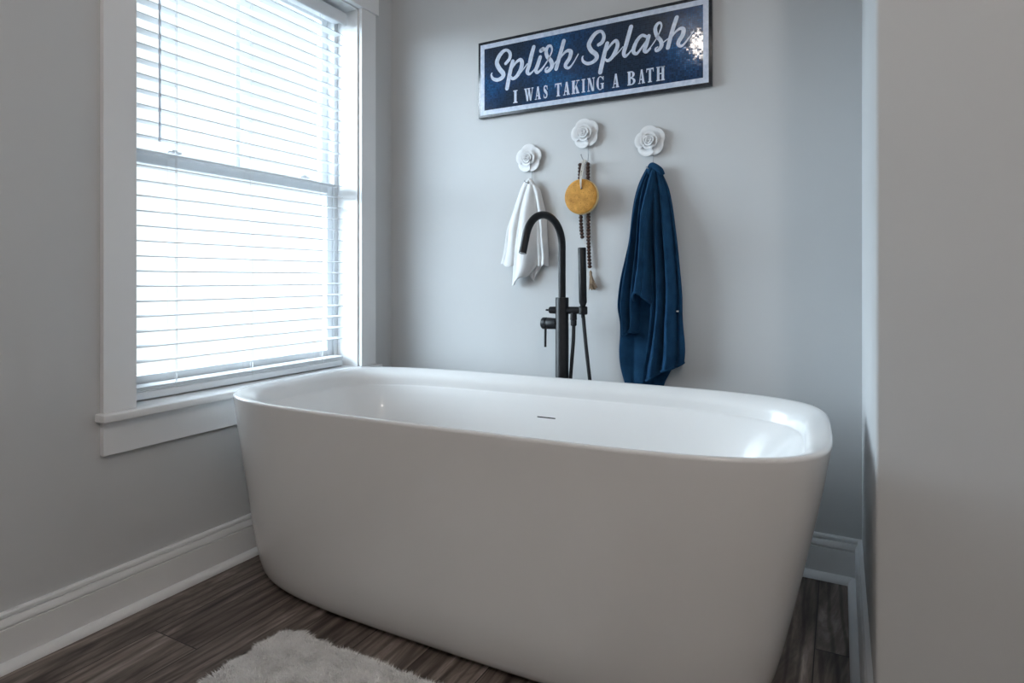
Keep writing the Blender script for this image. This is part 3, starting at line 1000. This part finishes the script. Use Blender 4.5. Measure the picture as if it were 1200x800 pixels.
# block letters in a unit box: thick uprights, hairline joins, small slab serifs
def glyph(ch):
    T, s, sw = 0.30, 0.075, 0.10           # stem, serif thickness, serif overhang
    R_ = lambda x0, x1, z0, z1: [(x0, z0), (x1, z0), (x1, z1), (x0, z1)]
    g = []
    if ch == 'I':
        g = [R_(0.22, 0.78, 0, 1), R_(0, 1, 0, s), R_(0, 1, 1 - s, 1)]
    elif ch == 'H':
        g = [R_(0.08, 0.38, 0, 1), R_(0.62, 0.92, 0, 1), R_(0.38, 0.62, 0.46, 0.54)]
        for a in (0.0, 0.54):
            g += [R_(a, a + 0.46, 0, s), R_(a, a + 0.46, 1 - s, 1)]
    elif ch == 'T':
        g = [R_(0.34, 0.66, 0, 1), R_(0, 1, 1 - 0.10, 1), R_(0.22, 0.78, 0, s), [(0, 0.92), (0, 0.72), (0.05, 0.72), (0.14, 0.92)], [(1, 0.92), (0.86, 0.92), (0.95, 0.72), (1, 0.72)]]
    elif ch == 'A':
        g = [[(0.40, 1), (0.64, 1), (0.94, 0), (0.60, 0)], [(0.40, 1), (0.50, 0.86), (0.22, 0), (0.12, 0)], R_(0.24, 0.66, 0.26, 0.34), R_(0, 0.36, 0, s), R_(0.52, 1, 0, s)]
    elif ch == 'W':
        g = [[(0.04, 1), (0.25, 1), (0.42, 0), (0.28, 0)], [(0.42, 0), (0.30, 0), (0.46, 0.9), (0.54, 1)], [(0.38, 1), (0.58, 1), (0.76, 0), (0.62, 0)],
             [(0.76, 0), (0.66, 0), (0.86, 0.95), (0.92, 0.95)], R_(0, 0.30, 1 - s, 1), R_(0.34, 0.64, 1 - s, 1), R_(0.78, 1, 1 - s, 1)]
    elif ch == 'N':
        g = [R_(0.10, 0.20, 0, 1), R_(0.80, 0.90, 0, 1), [(0.04, 1), (0.38, 1), (0.90, 0), (0.62, 0)], R_(0, 0.34, 0, s), R_(0.66, 1, 1 - s, 1), R_(0, 0.3, 1 - s, 1)]
    elif ch == 'K':
        g = [R_(0.08, 0.40, 0, 1), R_(0, 0.48, 0, s), R_(0, 0.48, 1 - s, 1), [(0.40, 0.40), (0.76, 0.95), (0.84, 0.95), (0.40, 0.28)],
             [(0.46, 0.58), (0.62, 0.66), (0.97, 0.03), (0.66, 0.03)], R_(0.60, 1, 1 - s, 1), R_(0.56, 1, 0, s)]
    elif ch == 'B':
        g = [R_(0.08, 0.40, 0, 1), R_(0, 0.5, 0, s), R_(0, 0.5, 1 - s, 1)]
        for zc, r, xr in ((0.755, 0.245, 0.90), (0.265, 0.265, 1.0)):
            n = 10
            o = [(0.45 + (xr - 0.45) * math.sin(PI * k / n), zc + r * math.cos(PI * k / n)) for k in range(n + 1)]
            q = [(0.45 + (xr - 0.30 - 0.45) * math.sin(PI * k / n), zc + (r - 0.07) * math.cos(PI * k / n)) for k in range(n + 1)]
            for k in range(n):
                g.append([o[k], o[k + 1], q[k + 1], q[k]])
            g += [R_(0.38, 0.46, zc + r - 0.07, zc + r), R_(0.38, 0.46, zc - r, zc - r + 0.07)]
    elif ch in 'GS':
        if ch == 'G':
            n = 24
            a0, a1 = math.radians(38), math.radians(322)
            o, q = [], []
            for k in range(n + 1):
                t = a0 + (a1 - a0) * k / n
                o.append((0.5 + 0.5 * math.cos(t), 0.5 + 0.51 * math.sin(t)))
                th = 0.10 + 0.20 * abs(math.cos(t)) * (1 if math.cos(t) < 0 else 0.3)
                q.append((0.5 + (0.5 - th) * math.cos(t), 0.5 + (0.51 - 0.07) * math.sin(t)))
            for k in range(n):
                g.append([o[k], o[k + 1], q[k + 1], q[k]])
            g += [R_(0.66, 0.94, 0.06, 0.46), R_(0.54, 1.0, 0.42, 0.49), R_(0.86, 0.95, 0.68, 0.98)]
        else:
            c = [(0.90, 0.74, 0.10), (0.78, 0.90, 0.11), (0.50, 0.955, 0.10), (0.22, 0.86, 0.20), (0.20, 0.70, 0.28), (0.48, 0.54, 0.30), (0.78, 0.38, 0.30),
                 (0.80, 0.20, 0.25), (0.55, 0.05, 0.11), (0.25, 0.09, 0.10), (0.10, 0.28, 0.09)]
            P = spline([(x, 0, z) for x, z, w in c], 4)
            W = spline([(w, 0, 0) for x, z, w in c], 4)
            o, q = [], []
            for i in range(len(P)):
                d = (P[min(i + 1, len(P) - 1)] - P[max(i - 1, 0)]).normalized()
                nr = Vector((-d.z, 0, d.x)) * W[i].x / 2
                o.append((P[i].x + nr.x, P[i].z + nr.z))
                q.append((P[i].x - nr.x, P[i].z - nr.z))
            for i in range(len(P) - 1):
                g.append([o[i], o[i + 1], q[i + 1], q[i]])
            g += [R_(0.86, 0.94, 0.66, 0.97), R_(0.06, 0.14, 0.02, 0.34)]
    return g


ZB, ZT = 1.6895, 1.7415
k = 0
for word in ('I', 'WAS', 'TAKING', 'A', 'BATH'):
    b = bmesh.new()
    for _ in word:
        ch, x0, x1 = BLOCK[k]
        k += 1
        for i, poly in enumerate(glyph(ch)):
            flat_face(b, [(x0 + (x1 - x0) * px, ZB + (ZT - ZB) * pz) for px, pz in poly], -SD - 0.0009 - 0.00003 * (i % 5))
    spart('printed_word', b, M['sign_white'], False)

# ------------------------------------------------------------------ rose hooks
def petal_ring(bm, rad, inner, n, ph, y0, cup, wav):
    """one ring of overlapping scalloped petals, facing -y"""
    for k in range(n):
        a0 = ph + 2 * PI * k / n
        half = PI / n * 1.30
        NU, NV = 12, 6
        grid = []
        for i in range(NU + 1):
            u = -1 + 2 * i / NU
            ang = a0 + u * half
            rr = rad * (1 - 0.24 * abs(u) ** 2.4) + wav * math.cos(u * PI)
            row = []
            for j in range(NV + 1):
                v = j / NV
                r = inner + (rr - inner) * v
                y = y0 - cup * (1 - (1 - v) ** 1.5) - 0.0022 * u * (0.3 + v) + 0.0022 * max(0, v - 0.8) / 0.2
                row.append(Vector((r * math.cos(ang), y, r * math.sin(ang))))
            grid.append(row)
        th = Vector((0, 0.0020, 0))
        f = [[bm.verts.new(p) for p in row] for row in grid]
        g = [[bm.verts.new(p + th) for p in row] for row in grid]
        for i in range(NU):
            for j in range(NV):
                bm.faces.new((f[i][j], f[i + 1][j], f[i + 1][j + 1], f[i][j + 1]))
                bm.faces.new((g[i][j + 1], g[i + 1][j + 1], g[i + 1][j], g[i][j]))
        for i in range(NU):
            bm.faces.new((f[i][NV], f[i + 1][NV], g[i + 1][NV], g[i][NV]))
            bm.faces.new((f[i + 1][0], f[i][0], g[i][0], g[i + 1][0]))
        for j in range(NV):
            bm.faces.new((f[0][j], f[0][j + 1], g[0][j + 1], g[0][j]))
            bm.faces.new((f[NU][j + 1], f[NU][j], g[NU][j], g[NU][j + 1]))


def rose_hook(loc, rot, label, tipdrop, tip):
    r = thing('rose_wall_hook', loc, label, 'wall hook', group='white rose wall hooks')
    bm = bmesh.new()
    petal_ring(bm, 0.0580, 0.010, 5, rot, -0.004, 0.013, 0.0)
    finish('outer_petal_ring', bm, M['rose'], r, True, angle=50)
    bm = bmesh.new()
    petal_ring(bm, 0.0325, 0.008, 4, rot + 0.9, -0.012, 0.018, 0.0)
    finish('middle_petal_ring', bm, M['rose'], r, True, angle=50)
    bm = bmesh.new()
    petal_ring(bm, 0.0205, 0.004, 3, rot + 2.0, -0.020, 0.015, 0.0)
    petal_ring(bm, 0.0115, 0.001, 3, rot + 0.2, -0.024, 0.012, 0.0)
    cyl(bm, (0, -0.012, 0), (0, -0.034, 0), [(0, 0.007), (0.8, 0.004), (1, 0.0015)], 12)
    finish('rose_bud', bm, M['rose'], r, True, angle=50)
    bm = bmesh.new()
    cyl(bm, (0, 0, 0), (0, -0.006, 0), [(0, 0.030), (1, 0.028)], 28)
    finish('mounting_disc', bm, M['rose'], r, True)
    bm = bmesh.new()
    z1 = -tipdrop
    tube(bm, spline([(0.010, -0.008, -0.030), (0.011, -0.008, -0.060), (0.011, -0.008, z1 + 0.014), (0.010, -0.016, z1 + 0.002), (0.007, -0.030, z1),
                     (0.000, -0.040, z1 + 0.5 * tip), (-0.004, -0.043, z1 + tip)], 6), 0.0017, 10)
    bm2 = bmesh.new()
    bmesh.ops.create_uvsphere(bm2, u_segments=12, v_segments=8, radius=0.0030)
    for v in bm2.verts:
        v.co += Vector((-0.004, -0.043, z1 + tip))
    me = bpy.data.meshes.new('tmp')
    bm2.to_mesh(me)
    bm2.free()
    bm.from_mesh(me)
    bpy.data.meshes.remove(me)
    finish('wire_hook', bm, M['wire'], r, True)
    return r


rose_hook((0.722, -0.001, 1.4585), 0.35, 'white rose wall hook on the left, holding the white washcloth', 0.105, 0.008)
rose_hook((0.966, -0.001, 1.5325), 0.55, 'white rose wall hook in the middle, highest, holding the round sponge', 0.115, 0.026)
rose_hook((1.221, -0.001, 1.4755), 0.45, 'white rose wall hook on the right, holding the navy towel', 0.108, 0.008)

# ------------------------------------------------------------------ hanging towels
def resample(pl, v):
    L = [0.0]
    for i in range(len(pl) - 1):
        L.append(L[-1] + (pl[i + 1] - pl[i]).length)
    t = v * L[-1]
    for i in range(len(pl) - 1):
        if t <= L[i + 1] or i == len(pl) - 2:
            f = (t - L[i]) / max(L[i + 1] - L[i], 1e-9)
            return pl[i].lerp(pl[i + 1], min(max(f, 0), 1))


def sheet(bm, left, right, yc, folds, phase, amp, bulge, thick=0.006, NU=44, NV=70, topy=-0.026, sag=0.0, edge=0.6, seed=0.0):
    """a hanging layer of cloth between two outlines; pleats deepen downwards, the edges roll back to the wall"""
    Lp = spline([(x, 0, z) for x, z in left], 6)
    Rp = spline([(x, 0, z) for x, z in right], 6)
    F, G = [], []
    for j in range(NV + 1):
        v = j / NV
        a, c = resample(Lp, v), resample(Rp, v)
        rf, rg = [], []
        gath = min(1.0, 0.15 + v * 2.2)
        for i in range(NU + 1):
            u = i / NU
            p = a.lerp(c, u)
            w = 2 * u - 1
            cr = (1 - abs(w) ** 2.4)
            nz = noise.noise(Vector((u * 2.3 + seed, v * 3.0, seed * 1.7)))
            fold = 2 * abs(math.cos(PI * folds * (u + 0.05 * math.sin(v * 4 + seed) + 0.05 * nz) + phase / 2)) ** 0.8 - 1
            y0 = topy + (yc - topy) * min(1.0, v * 3.0)
            y = y0 - bulge * gath * cr - amp * gath * fold * (0.35 + 0.65 * cr) - 0.006 * nz * gath
            y += edge * bulge * (1 - cr) * gath
            z = p.z - sag * (1 - w * w) * v ** 3 + 0.004 * v * math.sin(u * 9 + seed)
            y = min(y, -0.010)
            rf.append(Vector((p.x, y, z)))
        F.append(rf)
    for j in range(NV + 1):
        rg = []
        for i in range(NU + 1):
            p = F[j][i]
            rg.append(Vector((p.x, min(p.y + thick, -0.003), p.z)))
        G.append(rg)
    f = [[bm.verts.new(p) for p in row] for row in F]
    g = [[bm.verts.new(p) for p in row] for row in G]
    for j in range(NV):
        for i in range(NU):
            bm.faces.new((f[j][i], f[j][i + 1], f[j + 1][i + 1], f[j + 1][i]))
            bm.faces.new((g[j + 1][i], g[j + 1][i + 1], g[j][i + 1], g[j][i]))
    for i in range(NU):
        bm.faces.new((f[NV][i], f[NV][i + 1], g[NV][i + 1], g[NV][i]))
        bm.faces.new((f[0][i + 1], f[0][i], g[0][i], g[0][i + 1]))
    for j in range(NV):
        bm.faces.new((f[j + 1][0], f[j][0], g[j][0], g[j + 1][0]))
        bm.faces.new((f[j][NU], f[j + 1][NU], g[j + 1][NU], g[j][NU]))
    return f, F


def hem_roll(bm, row, r):
    tube(bm, [Vector((p.x, p.y + 0.003, p.z + r * 0.3)) for p in row], r, 10)


def settle(name, bm, mat, loc, label, cat):
    for v in bm.verts:
        v.co -= Vector(loc)
    o = finish(name, bm, mat, None, True, angle=80)
    o.location = loc
    o['label'] = label
    o['category'] = cat
    return o


b = bmesh.new()
sheet(b, *TOWEL['navy_back'], yc=-0.016, folds=2.2, phase=0.4, amp=0.006, bulge=0.008, seed=1.0)
f1, F1 = sheet(b, *TOWEL['navy_left'], yc=-0.042, folds=2.1, phase=2.4, amp=0.025, bulge=0.016, thick=0.008, seed=2.0)
hem_roll(b, F1[-1], 0.0055)
f2, F2 = sheet(b, *TOWEL['navy_right'], yc=-0.050, folds=2.8, phase=1.0, amp=0.031, bulge=0.018, thick=0.008, seed=3.3)
hem_roll(b, F2[-1], 0.0050)
f3, F3 = sheet(b, *TOWEL['navy_flap'], yc=-0.072, folds=1.6, phase=3.1, amp=0.008, bulge=0.050, thick=0.007, sag=-0.050, edge=0.95, seed=5.0)
hem_roll(b, F3[-1], 0.0050)
tube(b, spline([(1.226, -0.022, 1.350), (1.226, -0.028, 1.368), (1.233, -0.032, 1.380), (1.245, -0.032, 1.376), (1.262, -0.030, 1.362), (1.268, -0.024, 1.345)], 6), 0.012, 12)
settle('bath_towel', b, M['navy_terry'], (1.232, 0.0, 1.37), 'navy blue terry bath towel hanging in folds from the right rose hook', 'towel')
b = bmesh.new()
box(b, 1.328, 1.335, -0.060, -0.040, 0.851, 0.856, 0.001, 1)
tg = finish('care_tag', b, M['cord'], bpy.data.objects['bath_towel'], True)
tg.location = (-1.232, 0, -1.37)

b = bmesh.new()
sheet(b, *TOWEL['white_back'], yc=-0.012, folds=1.0, phase=0.3, amp=0.004, bulge=0.004, thick=0.003, seed=11.0)
sheet(b, *TOWEL['white_left'], yc=-0.022, folds=1.2, phase=2.2, amp=0.006, bulge=0.010, thick=0.003, seed=7.0)
sheet(b, *TOWEL['white_right'], yc=-0.024, folds=1.3, phase=0.2, amp=0.008, bulge=0.010, thick=0.003, seed=8.0)
f4, F4 = sheet(b, *TOWEL['white_front'], yc=-0.036, folds=1.3, phase=2.0, amp=0.008, bulge=0.015, thick=0.004, seed=9.4)
hem_roll(b, F4[-1], 0.0026)
tube(b, spline([(0.724, -0.020, 1.345), (0.726, -0.026, 1.360), (0.733, -0.030, 1.368), (0.742, -0.028, 1.360), (0.748, -0.022, 1.345)], 6), 0.007, 12)
settle('washcloth', b, M['white_terry'], (0.735, 0.0, 1.36), 'small white cotton washcloth draped over the left rose hook', 'washcloth')

# ------------------------------------------------------------------ sponge on a string and beads
sx, sz = 0.969, 1.2810
spg = thing('round_sponge', (sx, -0.040, sz), 'round honey-coloured bath sponge on a white string on the middle hook', 'sponge')
b = bmesh.new()
NSG = 56
pr = [(0.0, 0.0), (0.045, 0.0), (0.060, 0.001), (0.0660, 0.004), (0.0680, 0.009), (0.0680, 0.019), (0.0660, 0.024), (0.060, 0.027), (0.045, 0.0285), (0.0, 0.029)]
rg = []
for k_, (r, d) in enumerate(pr):
    if r == 0:
        rg.append([b.verts.new((0, d - 0.029, 0))])
    else:
        rg.append([b.verts.new((r * math.cos(2 * PI * k / NSG), d - 0.029, r * math.sin(2 * PI * k / NSG))) for k in range(NSG)])
for i in range(len(rg) - 1):
    for k in range(NSG):
        a, c = rg[i], rg[i + 1]
        if len(a) == 1:
            fc = b.faces.new((a[0], c[k], c[(k + 1) % NSG]))
        elif len(c) == 1:
            fc = b.faces.new((a[k], c[0], a[(k + 1) % NSG]))
        else:
            fc = b.faces.new((a[k], c[k], c[(k + 1) % NSG], a[(k + 1) % NSG]))
        fc.material_index = 1 if 3 <= i <= 5 else 0
finish('sponge_disc', b, [M['soap'], M['soap_edge']], spg, True, angle=60)
b = bmesh.new()
zt = 1.430 - sz
tube(b, spline([(0.003, -0.030, 0.030), (0.001, -0.033, 0.070), (0.0, -0.010, 0.125), (0.003, 0.006, zt - 0.006), (0.006, 0.012, zt - 0.010)], 6), 0.0021, 8)
tube(b, spline([(0.003, -0.030, 0.030), (0.006, -0.033, 0.070), (0.008, -0.010, 0.125), (0.008, 0.006, zt - 0.006), (0.006, 0.012, zt - 0.010)], 6), 0.0021, 8)
finish('hanging_string', b, M['string'], spg, True)
b = bmesh.new()
cyl(b, (0.004, -0.0285, 0.030), (0.004, -0.031, 0.030), [(0, 0.004), (1, 0.004)], 14)
finish('string_hole', b, M['dark'], spg, True)

bd = thing('bead_garland', (0.966, -0.020, 1.424), 'string of small dark brown wooden beads with a tassel, behind the sponge', 'bead garland')
OBG = Vector((0.966, -0.020, 1.424))


def path_pts(pts, step):
    P = spline(pts, 12)
    out = [P[0]]
    acc = 0.0
    for i in range(len(P) - 1):
        d = (P[i + 1] - P[i]).length
        while acc + d >= step:
            f = (step - acc) / d
            q = P[i].lerp(P[i + 1], f)
            out.append(q)
            d -= (step - acc)
            P[i] = q
            acc = 0.0
        acc += d
    return out


beadm = bmesh.new()
bmesh.ops.create_uvsphere(beadm, u_segments=14, v_segments=9, radius=0.0086)
for v in beadm.verts:
    v.co.z *= 0.84
bead0 = finish('bead', beadm, M['bead'], bd, True, angle=80)
lp = path_pts([(0.946, -0.014, 1.412), (0.945, -0.014, 1.34), (0.948, -0.014, 1.24), (0.951, -0.014, 1.165), (0.955, -0.014, 1.128)], 0.0128)
rp = path_pts([(0.978, -0.014, 1.412), (0.979, -0.014, 1.34), (0.980, -0.014, 1.22), (0.981, -0.014, 1.10), (0.986, -0.014, 1.01)], 0.0128)
firstb = True
for p in lp + rp:
    o = bead0 if firstb else bead0.copy()
    if not firstb:
        C.objects.link(o)
        o.parent = bd
    firstb = False
    o.location = p - OBG
b = bmesh.new()
tube(b, spline([(0.946, -0.014, 1.418), (0.955, -0.020, 1.424), (0.968, -0.026, 1.426), (0.978, -0.014, 1.418)], 6), 0.0014, 8)
tube(b, [(0.946, -0.014, 1.412)] + list(lp) + [(0.962, -0.014, 1.110), (0.975, -0.014, 1.09)], 0.0012, 6)
tube(b, [(0.978, -0.014, 1.412)] + list(rp) + [(0.990, -0.014, 0.985)], 0.0012, 6)
for v in b.verts:
    v.co -= OBG
finish('cord', b, M['string'], bd, True)
b = bmesh.new()
for i in range(46):
    a = random.uniform(0, 2 * PI)
    r = random.uniform(0, 0.006)
    s = random.uniform(0.8, 1.6)
    x0, y0 = 0.989 + 0.3 * r * math.cos(a), -0.014 + 0.3 * r * math.sin(a)
    dxx = random.uniform(-0.004, 0.022)
    yy = min(-0.004, y0 + r * math.sin(a) * 1.5)
    tube(b, spline([(x0, y0, 0.992), (x0 + 0.3 * dxx + r * math.cos(a) * 0.8, yy, 0.965), (x0 + dxx + r * math.cos(a), yy, random.uniform(0.924, 0.936))], 4), 0.0012, 5)
cyl(b, (0.989, -0.014, 1.000), (0.990, -0.014, 0.978), [(0, 0.003), (0.3, 0.006), (0.9, 0.0055), (1, 0.004)], 12)
for v in b.verts:
    v.co -= OBG
finish('tassel', b, M['tassel'], bd, True)

# ------------------------------------------------------------------ fluffy rug
RX0, RX1, RY0, RY1 = 0.505, 1.36, -1.70, -1.055
rug = thing('bath_rug', ((RX0 + RX1) / 2, (RY0 + RY1) / 2, 0.0), 'white fluffy bath rug on the floor in front of the tub', 'rug')
ORG = Vector(((RX0 + RX1) / 2, (RY0 + RY1) / 2, 0.0))


def rounded(x, y, r=0.03):
    """signed inside-distance to a rounded rectangle"""
    qx = abs(x - ORG.x) - (RX1 - RX0) / 2 + r
    qy = abs(y - ORG.y) - (RY1 - RY0) / 2 + r
    return r - (math.hypot(max(qx, 0), max(qy, 0)) + min(max(qx, qy), 0))


b = bmesh.new()
GX, GY = 90, 70
vv = {}
for i in range(GX + 1):
    for j in range(GY + 1):
        x = RX0 + (RX1 - RX0) * i / GX
        y = RY0 + (RY1 - RY0) * j / GY
        d = rounded(x, y)
        if d < -0.001:
            continue
        h = 0.018 * min(1.0, max(0.0, d) / 0.02) ** 0.5 + 0.002
        h += 0.003 * noise.noise(Vector((x * 14, y * 14, 0))) * min(1.0, max(d, 0) / 0.03)
        vv[i, j] = b.verts.new((x - ORG.x, y - ORG.y, h))
for i in range(GX):
    for j in range(GY):
        q = [(i, j), (i + 1, j), (i + 1, j + 1), (i, j + 1)]
        if all(t in vv for t in q):
            b.faces.new([vv[t] for t in q])
ext = bmesh.ops.extrude_face_region(b, geom=list(b.faces))
for g_ in ext['geom']:
    if isinstance(g_, bmesh.types.BMVert):
        g_.co.z = 0.0015
finish('rug_backing', b, M['rug_base'], rug, True, angle=60)
# pile: curved tapering blades
verts, faces = [], []
rnd = random.Random(3)
N = 90000
cnt = 0
while cnt < N:
    x = rnd.uniform(RX0, RX1)
    y = rnd.uniform(RY0, RY1)
    if rnd.random() > (1.0 if y > -1.42 else 0.45):
        continue
    d = rounded(x, y)
    if d < 0.002:
        continue
    cnt += 1
    cl = noise.noise_vector(Vector((x * 22, y * 22, 1.3)))
    lean = Vector((cl.x, cl.y, 0)) * 0.016 + Vector((rnd.gauss(0, 0.005), rnd.gauss(0, 0.005), 0))
    if d < 0.03:
        gx = rounded(x + 0.004, y) - rounded(x - 0.004, y)
        gy = rounded(x, y + 0.004) - rounded(x, y - 0.004)
        g_ = Vector((gx, gy, 0))
        if g_.length > 1e-6:
            lean -= g_.normalized() * 0.010 * (1 - d / 0.03)
    h = rnd.uniform(0.006, 0.013)
    z0 = 0.018 * min(1.0, d / 0.02) ** 0.5 - 0.002
    p0 = Vector((x, y, z0)) - ORG
    p1 = p0 + lean * 0.35 + Vector((0, 0, h * 0.65))
    p2 = p0 + lean + Vector((0, 0, h))
    if p2.z < 0.004:
        p2.z = 0.004
    an = rnd.uniform(0, PI)
    w = Vector((math.cos(an), math.sin(an), 0)) * rnd.uniform(0.0007, 0.0012)
    i0 = len(verts)
    verts += [p0 - w, p0 + w, p1 + w * 0.8, p1 - w * 0.8, p2]
    faces += [(i0, i0 + 1, i0 + 2, i0 + 3), (i0 + 3, i0 + 2, i0 + 4)]
me = bpy.data.meshes.new('pile')
me.from_pydata([tuple(v) for v in verts], [], faces)
me.materials.append(M['fur'])
po = bpy.data.objects.new('pile', me)
C.objects.link(po)
po.parent = rug
po['kind'] = 'stuff'

# ------------------------------------------------------------------ ceiling lamps behind the camera (one is mirrored in the sign, the other is added as fill)
def ceiling_lamp(loc, label, glass, rad):
    t = thing('ceiling_light', loc, label, 'ceiling light')
    bm = bmesh.new()
    cyl(bm, (0, 0, 0), (0, 0, -0.024), [(0, 0.068), (0.7, 0.068), (1, 0.060)], 40)
    cyl(bm, (0, 0, -0.02), (0, 0, -0.085), [(0, 0.030), (0.5, 0.026), (1, 0.036)], 28)
    finish('canopy', bm, M['nickel'], t, True)
    bm = bmesh.new()
    bmesh.ops.create_uvsphere(bm, u_segments=32, v_segments=20, radius=rad)
    for v in bm.verts:
        v.co.z -= 0.078 + rad
    finish('glass_globe', bm, glass, t, True)
    return t


ceiling_lamp((0.965, -2.21, ZC), 'ceiling light with one glass globe above the middle of the room', M['lamp'], 0.048)
ceiling_lamp((2.45, -2.90, ZC), 'unseen fill light added in the form of a glass-globe ceiling lamp beside the entry wall', M['fill_lamp'], 0.09)  # unseen lamp added to fill the room and warm the near wall
